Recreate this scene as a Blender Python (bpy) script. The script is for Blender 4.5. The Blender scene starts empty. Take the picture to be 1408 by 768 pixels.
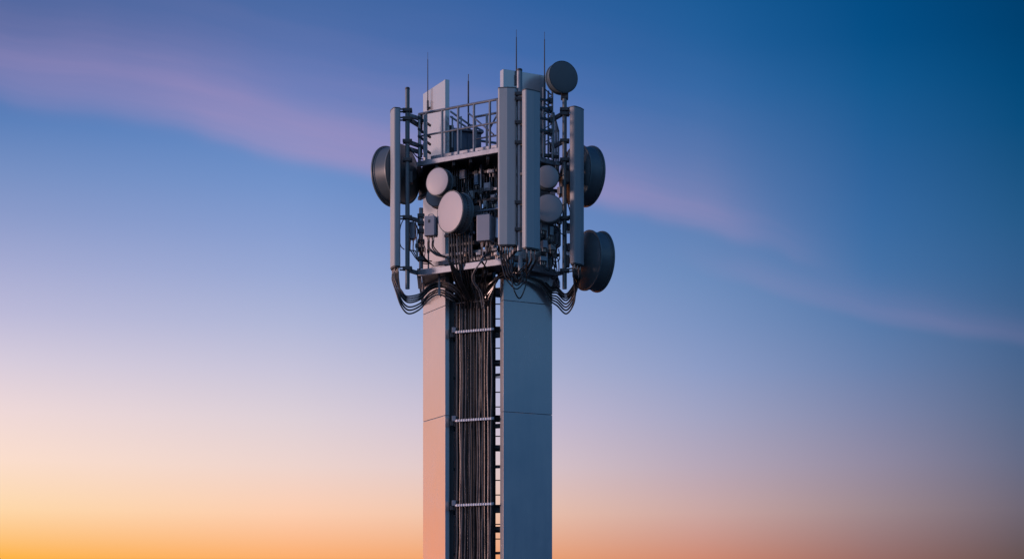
import bpy, bmesh, math, random
from mathutils import Vector, Matrix
R = math.radians
random.seed(11)
C = bpy.context.scene.collection
SC = bpy.context.scene

# ------------------------------------------------------------------ camera
EYE = 1.7           # eye height above the ground
D = 26.0            # metres to the plane Y = 0 (there 100 photo pixels are one metre)
HOR = 930.0         # photo row of the horizon, below the frame (a lens shifted upward)
cam = bpy.data.cameras.new('camera')
cam.sensor_width = 36.0
cam.lens = 36.0 * 2600.0 / 1408.0
cam.shift_y = (HOR - 384.0) / 1408.0
cam.clip_start, cam.clip_end = 0.1, 20000
co = bpy.data.objects.new('camera', cam)
co.location = (0, -D, EYE)
co.rotation_euler = (R(90), 0, 0)
C.objects.link(co)
SC.camera = co

# ------------------------------------------------------------------ sky
def s2l(c):
    return tuple(((v/255.0)/12.92 if v/255.0 <= .04045 else ((v/255.0+.055)/1.055)**2.4) for v in c)

ZEN = (10, 52, 108)
# azimuth -> rows of the clear dusk sky: (photo row, sRGB)
COLS = {
 -15.15: [(768,(254,179,68)),(728,(254,202,126)),(694,(254,217,173)),(650,(252,221,196)),(604,(249,222,212)),(550,(234,214,217)),(504,(218,206,220)),(450,(196,192,218)),(404,(178,179,214)),(350,(160,168,209)),(304,(142,157,203)),(204,(108,138,192)),(124,(78,118,180)),(4,(66,98,154))],
  -6.58: [(768,(252,172,104)),(728,(253,193,150)),(694,(252,208,182)),(650,(240,212,202)),(604,(229,211,213)),(550,(214,204,217)),(504,(198,195,218)),(450,(178,184,216)),(404,(160,173,213)),(350,(144,163,210)),(304,(129,154,206)),(204,(100,138,197)),(124,(80,120,184)),(4,(60,102,162))],
   0.0:  [(768,(236,160,112)),(728,(238,182,148)),(694,(234,196,180)),(650,(222,198,200)),(604,(208,194,208)),(550,(190,184,212)),(504,(172,178,210)),(450,(154,168,210)),(404,(138,160,206)),(350,(122,148,202)),(304,(108,140,198)),(204,(82,124,186)),(124,(62,110,176)),(4,(42,96,160))],
   5.71: [(768,(206,136,112)),(728,(206,154,144)),(694,(201,169,168)),(650,(186,168,182)),(604,(172,167,192)),(550,(155,161,196)),(504,(140,156,198)),(450,(125,148,194)),(404,(113,143,190)),(350,(101,134,186)),(304,(92,128,181)),(224,(80,118,174)),(124,(48,104,165)),(4,(23,90,150))],
  10.86: [(768,(151,109,104)),(728,(156,124,128)),(694,(157,137,144)),(650,(148,138,158)),(604,(136,136,166)),(550,(119,132,170)),(504,(104,128,172)),(450,(88,122,170)),(404,(76,117,168)),(350,(64,111,165)),(304,(56,106,162)),(223,(42,97,154)),(124,(20,88,144)),(4,(2,75,130))],
  15.0:  [(768,(102,83,83)),(728,(110,95,102)),(694,(112,104,118)),(650,(105,106,130)),(604,(96,108,138)),(550,(85,105,141)),(504,(75,102,143)),(450,(64,99,143)),(404,(56,97,143)),(344,(46,93,142)),(304,(38,90,138)),(224,(24,82,130)),(124,(4,73,122)),(4,(0,63,110))],
}
FAR = {   # elevations 2, 6, 12, 20, 35, 60, 90 : the parts of the sky outside the picture (values past 255 are brighter than white)
 -180.0: [(36,80,128),(56,104,156),(132,168,208),(168,190,224),(112,152,206),(60,114,178),ZEN],
 -125.0: [(120,130,166),(150,156,196),(168,182,224),(160,182,226),(120,158,214),(60,112,178),ZEN],
  -90.0: [(400,210,100),(372,222,150),(280,220,220),(200,196,230),(116,146,206),(54,104,168),ZEN],
  -50.0: [(388,208,66),(336,212,124),(258,222,232),(190,200,240),(108,146,206),(50,102,168),ZEN],
   50.0: [(52,66,86),(60,90,124),(48,98,150),(22,88,146),(8,72,132),(10,62,122),ZEN],
  110.0: [(12,52,96),(20,74,122),(74,134,182),(112,162,208),(60,126,186),(20,80,148),ZEN],
  180.0: [(36,80,128),(56,104,156),(132,168,208),(168,190,224),(112,152,206),(60,114,178),ZEN],
}
def el_of_row(y, az):
    return math.degrees(math.atan((HOR - y) / 2600.0 * math.cos(R(az))))
sky_cols = []
for az, cs in COLS.items():
    els = [el_of_row(y, az) for y, c in cs] + [35, 60, 90]
    top = cs[-1][1]
    sky_cols.append((az, els, [c for y, c in cs] + [tuple(top[j]*.72 + ZEN[j]*.22 for j in range(3)), tuple(top[j]*.4 + ZEN[j]*.5 for j in range(3)), ZEN]))
for az, cs in FAR.items():
    sky_cols.append((az, [2, 6, 12, 20, 35, 60, 90], cs))
sky_cols.sort(key=lambda t: t[0])

def hermite(xs, ys, x):
    if x <= xs[0]: return ys[0]
    if x >= xs[-1]: return ys[-1]
    for i in range(len(xs)-1):
        if xs[i] <= x <= xs[i+1]: break
    def slope(k):
        if k == 0: return (ys[1]-ys[0])/(xs[1]-xs[0])
        if k == len(xs)-1: return (ys[-1]-ys[-2])/(xs[-1]-xs[-2])
        a = (ys[k]-ys[k-1])/(xs[k]-xs[k-1]); b = (ys[k+1]-ys[k])/(xs[k+1]-xs[k])
        return 0 if a*b <= 0 else 2*a*b/(a+b)
    h = xs[i+1]-xs[i]; t = (x-xs[i])/h
    return ((2*t**3-3*t**2+1)*ys[i] + (t**3-2*t**2+t)*h*slope(i) + (-2*t**3+3*t**2)*ys[i+1] + (t**3-t**2)*h*slope(i+1))

w = bpy.data.worlds.new('World'); SC.world = w
w.use_nodes = True
nt = w.node_tree; nt.nodes.clear()
def N(kind, **kw):
    n = nt.nodes.new(kind)
    for k, v in kw.items(): setattr(n, k, v)
    return n
def L(a, b): nt.links.new(a, b)
def M(op, a, b=None, c=None):
    n = N('ShaderNodeMath', operation=op)
    for i, v in enumerate((a, b, c)):
        if v is None: continue
        if isinstance(v, (int, float)): n.inputs[i].default_value = v
        else: L(v, n.inputs[i])
    return n.outputs[0]
def mixc(f, a, b):
    n = N('ShaderNodeMix', data_type='RGBA')
    for sock, v in ((n.inputs[0], f), (n.inputs[6], a), (n.inputs[7], b)):
        if isinstance(v, (int, float, tuple)): sock.default_value = v
        else: L(v, sock)
    return n.outputs[2]
tc = N('ShaderNodeTexCoord')
sx = N('ShaderNodeSeparateXYZ'); L(tc.outputs['Generated'], sx.inputs[0])
az = M('MULTIPLY', M('ARCTAN2', sx.outputs[0], sx.outputs[1]), 180/math.pi)
el = M('MULTIPLY', M('ARCSINE', sx.outputs[2]), 180/math.pi)
elf = M('DIVIDE', el, 90.0)
STOPS = [0, 2, 3.5, 5, 6.4, 7.8, 9.2, 10.5, 11.9, 13.2, 14.5, 15.8, 17.1, 18.4, 19.7, 23, 28, 35, 45, 60, 75, 90]
prev = None
for a, els, cs in sky_cols:
    rp = N('ShaderNodeValToRGB'); L(elf, rp.inputs[0])
    cr = rp.color_ramp; cr.interpolation = 'LINEAR'
    while len(cr.elements) < len(STOPS): cr.elements.new(0.5)
    for k, e in enumerate(STOPS):
        cr.elements[k].position = e/90.0
    for k, e in enumerate(STOPS):
        rgb = [max(0, hermite(els, [c[j] for c in cs], e)) for j in range(3)]
        cr.elements[k].color = s2l(rgb) + (1,)
    if prev is None:
        col = rp.outputs[0]
    else:
        mr = N('ShaderNodeMapRange'); mr.clamp = True
        L(az, mr.inputs[0]); mr.inputs[1].default_value = prev; mr.inputs[2].default_value = a
        col = mixc(mr.outputs[0], col, rp.outputs[0])
    prev = a
# a thin veil of high cloud: one long pink streak descending to the right, crisp along its lower edge, feathered above
fy = M('MAXIMUM', sx.outputs[1], 0.12)
u = M('DIVIDE', sx.outputs[0], fy); v = M('DIVIDE', sx.outputs[2], fy)     # slopes to the side and up
front = N('ShaderNodeMapRange'); L(sx.outputs[1], front.inputs[0]); front.inputs[1].default_value = .3; front.inputs[2].default_value = .7
cv2 = N('ShaderNodeCombineXYZ'); L(M('MULTIPLY', u, 7), cv2.inputs[0]); L(M('MULTIPLY', v, 14), cv2.inputs[1])
nz2 = N('ShaderNodeTexNoise'); nz2.inputs['Scale'].default_value = 1.0; nz2.inputs['Detail'].default_value = 4
L(cv2.outputs[0], nz2.inputs['Vector'])
def edge_curve(pts):
    """height (slope) of an edge as a function of the side slope, through photo points"""
    rp = N('ShaderNodeValToRGB'); cr = rp.color_ramp; cr.interpolation = 'CARDINAL'
    L(M('DIVIDE', M('ADD', u, 0.40), 0.80), rp.inputs[0])
    while len(cr.elements) < len(pts): cr.elements.new(.5)
    for k, (px, py) in enumerate(pts): cr.elements[k].position = ((px-704)/2600 + .40)/.80
    for k, (px, py) in enumerate(pts):
        q = (930-py)/2600/.5; cr.elements[k].color = (q, q, q, 1)
    return M('MULTIPLY', rp.outputs[0], .5)
def veil(pts, rise, fall, seed, wob, fib):
    e = M('MULTIPLY', M('SUBTRACT', v, edge_curve(pts)), 2600)           # about photo pixels above the edge
    e = M('ADD', e, M('MULTIPLY', M('SUBTRACT', nz2.outputs[0], .5), wob))
    up_ = N('ShaderNodeMapRange', interpolation_type='SMOOTHSTEP'); L(e, up_.inputs[0]); up_.inputs[1].default_value = -rise*.4; up_.inputs[2].default_value = rise
    dn = M('POWER', math.e, M('MULTIPLY', M('MAXIMUM', e, 0.0), -1.0/fall))
    cv = N('ShaderNodeCombineXYZ'); L(M('MULTIPLY', u, 2.2), cv.inputs[0]); L(M('MULTIPLY', e, 0.011), cv.inputs[1]); cv.inputs[2].default_value = seed
    nz = N('ShaderNodeTexNoise'); nz.inputs['Scale'].default_value = 1.7; nz.inputs['Detail'].default_value = 7; nz.inputs['Roughness'].default_value = .58
    L(cv.outputs[0], nz.inputs['Vector'])
    f_ = M('MULTIPLY_ADD', M('SUBTRACT', nz.outputs[0], .5), fib, 1.0)
    return M('MULTIPLY', M('MULTIPLY', up_.outputs[0], dn), M('MAXIMUM', f_, 0.0))
def along_u(pts):
    rp = N('ShaderNodeValToRGB'); cr = rp.color_ramp; cr.interpolation = 'EASE'
    L(M('DIVIDE', M('ADD', u, 0.40), 0.80), rp.inputs[0])
    while len(cr.elements) < len(pts): cr.elements.new(.5)
    for k, (px, a) in enumerate(pts): cr.elements[k].position = ((px-704)/2600 + .40)/.80; 
    for k, (px, a) in enumerate(pts): cr.elements[k].color = (a, a, a, 1)
    return rp.outputs[0]
EDGE = [(-300,70),(0,134),(150,156),(270,180),(350,204),(510,238),(700,258),(830,283),(900,299),(1000,326),(1090,356),(1400,450)]
halo = M('MULTIPLY', veil(EDGE, 62, 90, 1.3, 30, 1.3), along_u([(0,.52),(560,.52),(760,.34),(900,.26),(1100,.16)]))
core = M('MULTIPLY', veil(EDGE, 38, 24, 4.1, 26, 2.4), along_u([(0,.48),(560,.52),(760,.66),(940,.80),(1060,.95),(1150,.5)]))
v1 = M('ADD', halo, core)
v3 = veil([(-300,30),(0,88),(150,104),(270,126),(330,142),(420,168),(600,230)], 40, 26, 9.4, 34, 2.2)
v1 = M('ADD', v1, M('MULTIPLY', M('MULTIPLY', v3, along_u([(-300,0),(-60,.8),(180,.8),(330,.3),(420,0)])), .7))
v1 = M('MULTIPLY', v1, along_u([(-300,.0),(-40,.56),(160,.66),(330,.9),(460,.98),(820,.88),(960,.70),(1080,.22),(1200,0)]))
v2 = veil([(700,290),(950,366),(1050,398),(1180,434),(1300,458),(1408,475),(1600,505)], 24, 20, 7.7, 14, 1.6)
v2 = M('MULTIPLY', v2, along_u([(900,0),(1070,.40),(1250,.46),(1400,.28),(1500,0)]))
fac = M('MULTIPLY', M('MINIMUM', M('ADD', M('MULTIPLY', v1, 1.28), M('MULTIPLY', v2, .84)), 1.0), front.outputs[0])
col = mixc(fac, col, s2l((178, 150, 192)) + (1,))
bg = N('ShaderNodeBackground'); L(col, bg.inputs[0]); bg.inputs[1].default_value = 1.0
ow = N('ShaderNodeOutputWorld'); L(bg.outputs[0], ow.inputs[0])

# ------------------------------------------------------------------ last sun, low on the left
sun = bpy.data.lights.new('sun', 'SUN')
sun.energy = 2.1; sun.angle = R(9); sun.color = (1.0, 0.63, 0.58)
so = bpy.data.objects.new('sun', sun)
SUN_AZ, SUN_EL = R(-100), R(5)
dirv = Vector((math.sin(SUN_AZ)*math.cos(SUN_EL), math.cos(SUN_AZ)*math.cos(SUN_EL), math.sin(SUN_EL)))
so.rotation_euler = (-dirv).to_track_quat('-Z', 'Y').to_euler()
C.objects.link(so)
SC.view_settings.view_transform = 'Standard'; SC.view_settings.look = 'None'
SC.view_settings.exposure = 0; SC.view_settings.gamma = 1; SC.view_settings.use_curve_mapping = False

# ------------------------------------------------------------------ materials
def material(name, color, rough=.5, metal=0.0, var=.12, scale=5.0, streak=0.0, bump=0.0, spec=.5, bscale=60):
    m = bpy.data.materials.new(name); m.use_nodes = True
    t = m.node_tree; b = t.nodes['Principled BSDF']
    b.inputs['Metallic'].default_value = metal
    b.inputs['Specular IOR Level'].default_value = spec
    tcn = t.nodes.new('ShaderNodeTexCoord')
    geo = t.nodes.new('ShaderNodeNewGeometry')
    n1 = t.nodes.new('ShaderNodeTexNoise'); n1.inputs['Scale'].default_value = scale; n1.inputs['Detail'].default_value = 6; n1.inputs['Roughness'].default_value = .6
    t.links.new(geo.outputs['Position'], n1.inputs['Vector'])
    src = n1.outputs[0]
    if streak:
        mp = t.nodes.new('ShaderNodeMapping'); mp.inputs['Scale'].default_value = (1, 1, .06)
        t.links.new(geo.outputs['Position'], mp.inputs[0])
        n2 = t.nodes.new('ShaderNodeTexNoise'); n2.inputs['Scale'].default_value = 22; n2.inputs['Detail'].default_value = 4
        t.links.new(mp.outputs[0], n2.inputs['Vector'])
        mx = t.nodes.new('ShaderNodeMix'); mx.data_type = 'FLOAT'; mx.inputs[0].default_value = streak
        t.links.new(n1.outputs[0], mx.inputs[2]); t.links.new(n2.outputs[0], mx.inputs[3])
        src = mx.outputs[0]
    rp = t.nodes.new('ShaderNodeValToRGB')
    rp.color_ramp.elements[0].position = .3; rp.color_ramp.elements[1].position = .7
    rp.color_ramp.elements[0].color = tuple(c*(1-var) for c in color) + (1,)
    rp.color_ramp.elements[1].color = tuple(min(1, c*(1+var)) for c in color) + (1,)
    t.links.new(src, rp.inputs[0]); t.links.new(rp.outputs[0], b.inputs['Base Color'])
    mr = t.nodes.new('ShaderNodeMapRange'); mr.inputs[1].default_value = .3; mr.inputs[2].default_value = .7
    mr.inputs[3].default_value = max(.05, rough-.08); mr.inputs[4].default_value = min(1, rough+.08)
    t.links.new(src, mr.inputs[0]); t.links.new(mr.outputs[0], b.inputs['Roughness'])
    if bump:
        n3 = t.nodes.new('ShaderNodeTexNoise'); n3.inputs['Scale'].default_value = bscale; n3.inputs['Detail'].default_value = 3
        t.links.new(geo.outputs['Position'], n3.inputs['Vector'])
        bp = t.nodes.new('ShaderNodeBump'); bp.inputs['Strength'].default_value = bump; bp.inputs['Distance'].default_value = .004
        t.links.new(n3.outputs[0], bp.inputs['Height']); t.links.new(bp.outputs[0], b.inputs['Normal'])
    return m
MT = dict(
 panel   = material('tower_panel_paint', (.45,.47,.49), .23, .45, .05, 1.4, .3, .02),
 radome  = material('radome_plastic', (.31,.365,.39), .42, 0, .08, 2.5, .6, .05),
 radome_dark = material('radome_grey_plastic', (.26,.28,.30), .42, 0, .06, 2.5, .5, .05),
 rim     = material('dish_rim_paint', (.10,.135,.15), .42, .1, .12, 6, .2, .04),
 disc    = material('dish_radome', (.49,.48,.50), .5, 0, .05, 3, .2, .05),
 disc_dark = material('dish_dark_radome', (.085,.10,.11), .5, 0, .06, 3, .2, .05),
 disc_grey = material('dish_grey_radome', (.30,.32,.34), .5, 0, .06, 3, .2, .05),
 shroud  = material('dish_shroud_paint', (.085,.115,.13), .42, .1, .12, 4, .3, .04),
 steel   = material('galvanised_steel', (.20,.235,.27), .42, .55, .22, 14, .2, .12, bscale=90),
 beam    = material('galvanised_beam', (.28,.31,.35), .42, .5, .2, 12, .2, .12, bscale=90),
 pole    = material('dark_pole_paint', (.09,.125,.145), .42, .3, .2, 12, .2, .1),
 dark    = material('dark_steel', (.045,.052,.06), .45, .3, .25, 12, .2, .1),
 cap     = material('dark_plastic', (.035,.04,.047), .5, 0, .15, 10),
 cable   = material('black_cable_jacket', (.020,.019,.019), .27, 0, .25, 9, spec=.55),
 cable_lit = material('lit_cable_jacket', (.095,.091,.090), .24, 0, .25, 9, spec=.5),  # same black jacket, paler: the sun highlight is put into its colour
 cable_shaded = material('shaded_cable_jacket', (.012,.012,.012), .45, 0, .2, 9),  # back-row jacket, blackened to paint the shade between the front cables
 cable_pale = material('grey_jumper_jacket', (.26,.25,.25), .4, 0, .15, 9),
 white   = material('white_clamp_plastic', (.82,.81,.82), .45, 0, .08, 20),
 box     = material('radio_housing_paint', (.24,.27,.32), .45, .2, .06, 4, .3, .05),
 cabinet = material('cabinet_paint', (.12,.19,.27), .42, .3, .12, 4, .4, .05),
 brass   = material('connector_metal', (.40,.34,.30), .35, .8, .2, 30),
 ground  = material('ground_asphalt', (.05,.05,.052), .85, 0, .25, .8, 0, .3, bscale=20),
)

# ------------------------------------------------------------------ builders
def P(px, py, Y):
    s = (D + Y) / 2600.0
    return Vector(((px - 704.0) * s, Y, EYE + (HOR - py) * s))
def X(px, Y): return (px - 704.0) * (D + Y) / 2600.0
def Z(py, Y): return EYE + (HOR - py) * (D + Y) / 2600.0

ORIGIN = {}
def root_origin(o):
    while o is not None:
        if o.name in ORIGIN: return ORIGIN[o.name]
        o = o.parent
    return Vector((0, 0, 0))
def thing(name, label, cat, loc, group=None, kind=None):
    o = bpy.data.objects.new(name, None); C.objects.link(o)
    o.empty_display_size = .1
    o.location = loc; ORIGIN[o.name] = Vector(loc)
    o['label'] = label; o['category'] = cat
    if group: o['group'] = group
    if kind: o['kind'] = kind
    return o
def tag(o, label, cat, group=None):
    o['label'] = label; o['category'] = cat
    if group: o['group'] = group
    return o

class MB:
    def __init__(s): s.bm = bmesh.new()
    def box(s, c, sx, sy, sz, ax=None, bev=0.0):
        """box of size sx,sy,sz about c; ax = (x-axis, y-axis, z-axis)"""
        t = bmesh.new(); bmesh.ops.create_cube(t, size=1.0)
        for vv in t.verts: vv.co = Vector((vv.co.x*sx, vv.co.y*sy, vv.co.z*sz))
        if bev: bmesh.ops.bevel(t, geom=t.edges[:], offset=min(bev, .45*min(sx, sy, sz)), segments=2, profile=.6, affect='EDGES')
        if ax is None: ax = (Vector((1,0,0)), Vector((0,1,0)), Vector((0,0,1)))
        c = Vector(c)
        for vv in t.verts: vv.co = c + ax[0]*vv.co.x + ax[1]*vv.co.y + ax[2]*vv.co.z
        s.take(t, False); return s
    def take(s, t, smooth=False):
        bmesh.ops.recalc_face_normals(t, faces=t.faces[:])
        for f in t.faces: f.smooth = smooth
        me = bpy.data.meshes.new('tmp'); t.to_mesh(me); t.free()
        s.bm.from_mesh(me); bpy.data.meshes.remove(me)
    def bar(s, a, b, w, h, up=Vector((0,0,1)), bev=.003):
        a, b = Vector(a), Vector(b); y = (b-a); ln = y.length; y.normalize()
        x = y.cross(up)
        if x.length < 1e-4: x = y.cross(Vector((1,0,0)))
        x.normalize(); z = x.cross(y)
        return s.box((a+b)/2, w, ln, h, (x, y, z), bev)
    def tube(s, pts, r, n=8, cap=True):
        pts = [Vector(p) for p in pts]; t = bmesh.new(); rings = []
        ref = None
        for i, p in enumerate(pts):
            a = pts[max(0, i-1)]; b = pts[min(len(pts)-1, i+1)]
            dr = (b-a).normalized()
            if ref is None:
                ref = dr.cross(Vector((0,0,1)) if abs(dr.z) < .9 else Vector((1,0,0))).normalized()
            ref = (ref - dr*ref.dot(dr)).normalized(); bi = dr.cross(ref)
            rr = r[i] if isinstance(r, (list, tuple)) else r
            rings.append([t.verts.new(p + (ref*math.cos(k*2*math.pi/n) + bi*math.sin(k*2*math.pi/n))*rr) for k in range(n)])
        for i in range(len(rings)-1):
            for k in range(n):
                t.faces.new((rings[i][k], rings[i][(k+1)%n], rings[i+1][(k+1)%n], rings[i+1][k]))
        if cap: t.faces.new(rings[0][::-1]); t.faces.new(rings[-1])
        s.take(t, True); return s
    def lathe(s, o, axis, prof, n=40):
        """revolve (radius, distance along axis) about the axis through o"""
        o = Vector(o); axis = Vector(axis).normalized()
        rx = axis.cross(Vector((0,0,1)))
        if rx.length < 1e-3: rx = Vector((1,0,0))
        rx.normalize(); ry = axis.cross(rx); t = bmesh.new(); rings = []
        for r, a in prof:
            if r < 1e-5: rings.append([t.verts.new(o + axis*a)])
            else: rings.append([t.verts.new(o + axis*a + (rx*math.cos(k*2*math.pi/n)+ry*math.sin(k*2*math.pi/n))*r) for k in range(n)])
        for A, B in zip(rings, rings[1:]):
            for k in range(n):
                k2 = (k+1) % n
                if len(A) == 1 and len(B) == 1: continue
                if len(A) == 1: t.faces.new((A[0], B[k], B[k2]))
                elif len(B) == 1: t.faces.new((A[k], B[0], A[k2]))
                else: t.faces.new((A[k], B[k], B[k2], A[k2]))
        s.take(t, True); return s
    def prism(s, poly, z0, z1, bev=0.0, smooth=False):
        t = bmesh.new()
        A = [t.verts.new((p[0], p[1], z0)) for p in poly]; B = [t.verts.new((p[0], p[1], z1)) for p in poly]
        n = len(poly)
        for k in range(n): t.faces.new((A[k], A[(k+1)%n], B[(k+1)%n], B[k]))
        t.faces.new(A[::-1]); t.faces.new(B)
        if bev: bmesh.ops.bevel(t, geom=t.edges[:], offset=bev, segments=2, profile=.6, affect='EDGES')
        s.take(t, smooth); return s
    def build(s, name, mat, parent=None, sharp=35):
        off = root_origin(parent)
        for vv in s.bm.verts: vv.co -= off
        me = bpy.data.meshes.new(name); s.bm.to_mesh(me); s.bm.free()
        fl = [p.use_smooth for p in me.polygons]
        me.set_sharp_from_angle(angle=R(sharp))
        me.polygons.foreach_set('use_smooth', fl)
        me.materials.append(MT[mat])
        o = bpy.data.objects.new(name, me); C.objects.link(o)
        if parent is not None: o.parent = parent
        return o
def catmull(pts, n=8):
    pts = [Vector(p) for p in pts]; out = []
    q = [pts[0]*2-pts[1]] + pts + [pts[-1]*2-pts[-2]]
    for i in range(1, len(q)-2):
        p0, p1, p2, p3 = q[i-1:i+3]
        for k in range(n):
            t = k/n
            out.append(.5*((2*p1)+(p2-p0)*t+(2*p0-5*p1+4*p2-p3)*t*t+(3*p1-p0-3*p2+p3)*t**3))
    out.append(pts[-1]); return out
def mesh_thing(mb, name, mat, loc, label, cat, group=None):
    """a thing that is a single mesh, its origin at loc"""
    loc = Vector(loc)
    for vv in mb.bm.verts: vv.co -= loc
    o = mb.build(name, mat); o.location = loc
    return tag(o, label, cat, group)

# ------------------------------------------------------------------ ground
mb = MB(); t = bmesh.new()
bmesh.ops.create_circle(t, cap_ends=True, segments=96, radius=6000); mb.take(t)
g = mb.build('ground', 'ground'); g['kind'] = 'structure'; g['label'] = 'dark open ground around the foot of the tower'

# ------------------------------------------------------------------ tower shaft
uL = Vector((-.453, .892, 0)).normalized(); inL = Vector((.892, .453, 0)).normalized()
uR = Vector((.895, .446, 0)).normalized(); inR = Vector((-.446, .895, 0)).normalized()
B = Vector((X(612, .18), .18, 0)); A = B + uL*.745
Cc = Vector((X(692, -.19), -.19, 0)); E = Cc + uR*.755
zS1, zS2 = Z(412, -.2), Z(565, -.2)
zTopR, zTopL = Z(94.5, -.2), Z(109, .18)
zLow, zUp = Z(364, -.6), Z(202, -.6)      # lower deck underside, upper deck top
tower = thing('telecom_tower', 'square grey clad tower shaft with one corner open for its cables', 'tower', ((A.x+E.x)/2, .5, 0))
def quad(o, u, ln, inn, t): return [tuple((o)[:2]), tuple((o+u*ln)[:2]), tuple((o+u*ln+inn*t)[:2]), tuple((o+inn*t)[:2])]
gap = .005
def cladding(o, u, ln, inn, t, zs):
    for z0, z1, l2 in zs:
        MB().prism(quad(o, u, l2 or ln, inn, t), z0, z1, .004).build('shaft_panel', 'panel', tower)
cladding(B, uL, .745, inL, .067, [(.02, zS2-1.52*1.5, None), (zS2-1.52*1.5+gap, zS2-gap, None), (zS2, zS1-gap, None), (zS1, zUp-.045, None), (zUp-.04, zTopL, None)])
cladding(Cc, uR, .755, inR, .10, [(.02, zS2-1.52*1.5, None), (zS2-1.52*1.5+gap, zS2-gap, None), (zS2, zS1-gap, None), (zS1, zUp-.045, None), (zUp-.04, zTopR, .655)])
# rear shells: round the side corners, leaving the far corner open as well
A2 = A + inL*.067; E2 = E + inR*.10
cladding(A + inL*.069 + uL*-.067, uR, .62, Vector(inR)*-1, .0671, [(.02, zLow-.08, None)])
cladding(E + inR*.102 + uR*-.067, uL, .62, Vector(uR), .0671, [(.02, zLow-.08, None)])
# inner corner frames (dark posts behind each panel edge) and cross ties
mb = MB()
for p in (B + inL*.14 + uL*.10, A + inL*.16 - uL*.12):
    mb.bar((p.x, p.y, .02), (p.x, p.y, zTopL-.6), .07, .07)
for p in (Cc + inR*.19 + uR*.12, E + inR*.2 - uR*.12):
    mb.bar((p.x, p.y, .02), (p.x, p.y, zTopR-.7), .07, .07)
mb.build('inner_frame', 'dark', tower)

# ------------------------------------------------------------------ platforms
def plat(z):
    return [(-.11,-.6), (-1.287,.13), (-1.31,.98), (-.16,1.58), (.66,.92), (.575,.09)]
def inset(poly, d_):
    c = Vector((sum(p[0] for p in poly)/len(poly), sum(p[1] for p in poly)/len(poly)))
    return [tuple((Vector(p)-c)*(1-d_/((Vector(p)-c).length))+c) for p in poly]
def ring_beam(t, poly, z0, z1, w, name, mat, skip=()):
    n = len(poly)
    for k in range(n):
        if k in skip: continue
        a, b = Vector(poly[k]+(0,)), Vector(poly[(k+1)%n]+(0,))
        dr = (b-a).normalized()
        a2 = a + dr*.004; b2 = b - dr*.004
        m = MB(); zc = (z0+z1)/2
        m.bar((a2.x, a2.y, zc), (b2.x, b2.y, zc), w, z1-z0, bev=.006)
        m.build(name, mat, t)
upper = thing('service_platform', 'upper grey work platform with a pipe railing round its edge', 'platform', (-.35, .4, zUp))
pu = plat(0)
MB().prism(inset(pu, .05), zUp-.055, zUp-.035).build('deck', 'dark', upper)
ring_beam(upper, pu, zUp-.068, zUp, .05, 'edge_beam', 'beam')
mb = MB()
for f in (.2, .4, .6, .8):
    a = Vector(pu[1]).lerp(Vector(pu[0]), f); b = Vector(pu[2]).lerp(Vector(pu[3]), f)
    mb.bar((a.x+.02, a.y+.03, zUp-.09), (b.x-.02, b.y-.03, zUp-.09), .04, .06)
mb.build('floor_joist', 'dark', upper)
# railing on the upper platform: top rail, mid rail, toe board, posts
def rail(t, a, b, zr, r, name): 
    o = MB().tube([(a[0], a[1], zr), ((a[0]+b[0])/2, (a[1]+b[1])/2, zr), (b[0], b[1], zr)], r, 8).build(name, 'steel', t)
zRail, zMid = Z(135.5, -.58), Z(167, -.58)
def along(a, b, f): return (a[0]+(b[0]-a[0])*f, a[1]+(b[1]-a[1])*f)
pl_, pq = along(pu[1], pu[0], -.0), along(pu[1], pu[0], .93)
for (a, b) in ((pl_, pq), (pu[3], pu[4]), (pu[2], pu[3]), (along(pu[0],pu[5],.55), pu[5])):
    rail(upper, a, b, zRail, .019, 'handrail'); rail(upper, a, b, zMid, .014, 'mid_rail')
for f in (.09, .28, .47, .655, .84, .93):
    p = along(pu[1], pu[0], f); MB().tube([(p[0], p[1], zUp-.01), (p[0], p[1], zRail)], .017, 8).build('post', 'steel', upper)
p = pu[1]; MB().tube([(p[0], p[1], zUp-.01), (p[0], p[1], zRail)], .014, 8).build('post', 'steel', upper)
for seg in ((pu[2], pu[3], (0, .33, .66)), (pu[3], pu[4], (0, .33, .66, 1.0)), (pu[4], pu[5], (.5, 1.0))):
    for f in seg[2]:
        p = along(seg[0], seg[1], f); MB().bar((p[0], p[1], zUp-.01), (p[0], p[1], zRail), .03, .03).build('post', 'steel', upper)
rail(upper, pu[4], pu[5], zRail, .014, 'handrail')
a, b = along(pu[1], pu[0], .10), along(pu[1], pu[0], .93)
a = (a[0]+.05, a[1]+.09); b = (b[0]+.05, b[1]+.09)
MB().bar((a[0], a[1], zUp+.045), (b[0], b[1], zUp+.045), .012, .075).build('toe_board', 'beam', upper)
for k in range(11):
    f = .08 + .085*k; p = along(pu[1], pu[0], f)
    MB().box((p[0]+.05, p[1]+.10, zUp+.015), .05, .06, .05, bev=.005).build('cleat', 'dark', upper)
zb2 = (zRail+zMid)/2
rail(upper, along(pu[3], pu[4], .0), along(pu[3], pu[4], 1), zb2, .013, 'mid_rail')
ia, ib = along(pu[1], pu[0], .5), along(pu[1], pu[0], .97)
rail(upper, (ia[0]+.16, ia[1]+.34), (ib[0]+.16, ib[1]+.34), zRail-.05, .017, 'handrail')
rail(upper, (ia[0]+.16, ia[1]+.34), (ib[0]+.16, ib[1]+.34), zMid-.05, .013, 'mid_rail')
for f in (.05, .35, .62, .85):
    p = along(ia, ib, f); MB().bar((p[0]+.16, p[1]+.34, zUp-.02), (p[0]+.16, p[1]+.34, zRail-.05), .035, .035).build('post', 'steel', upper)
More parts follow.
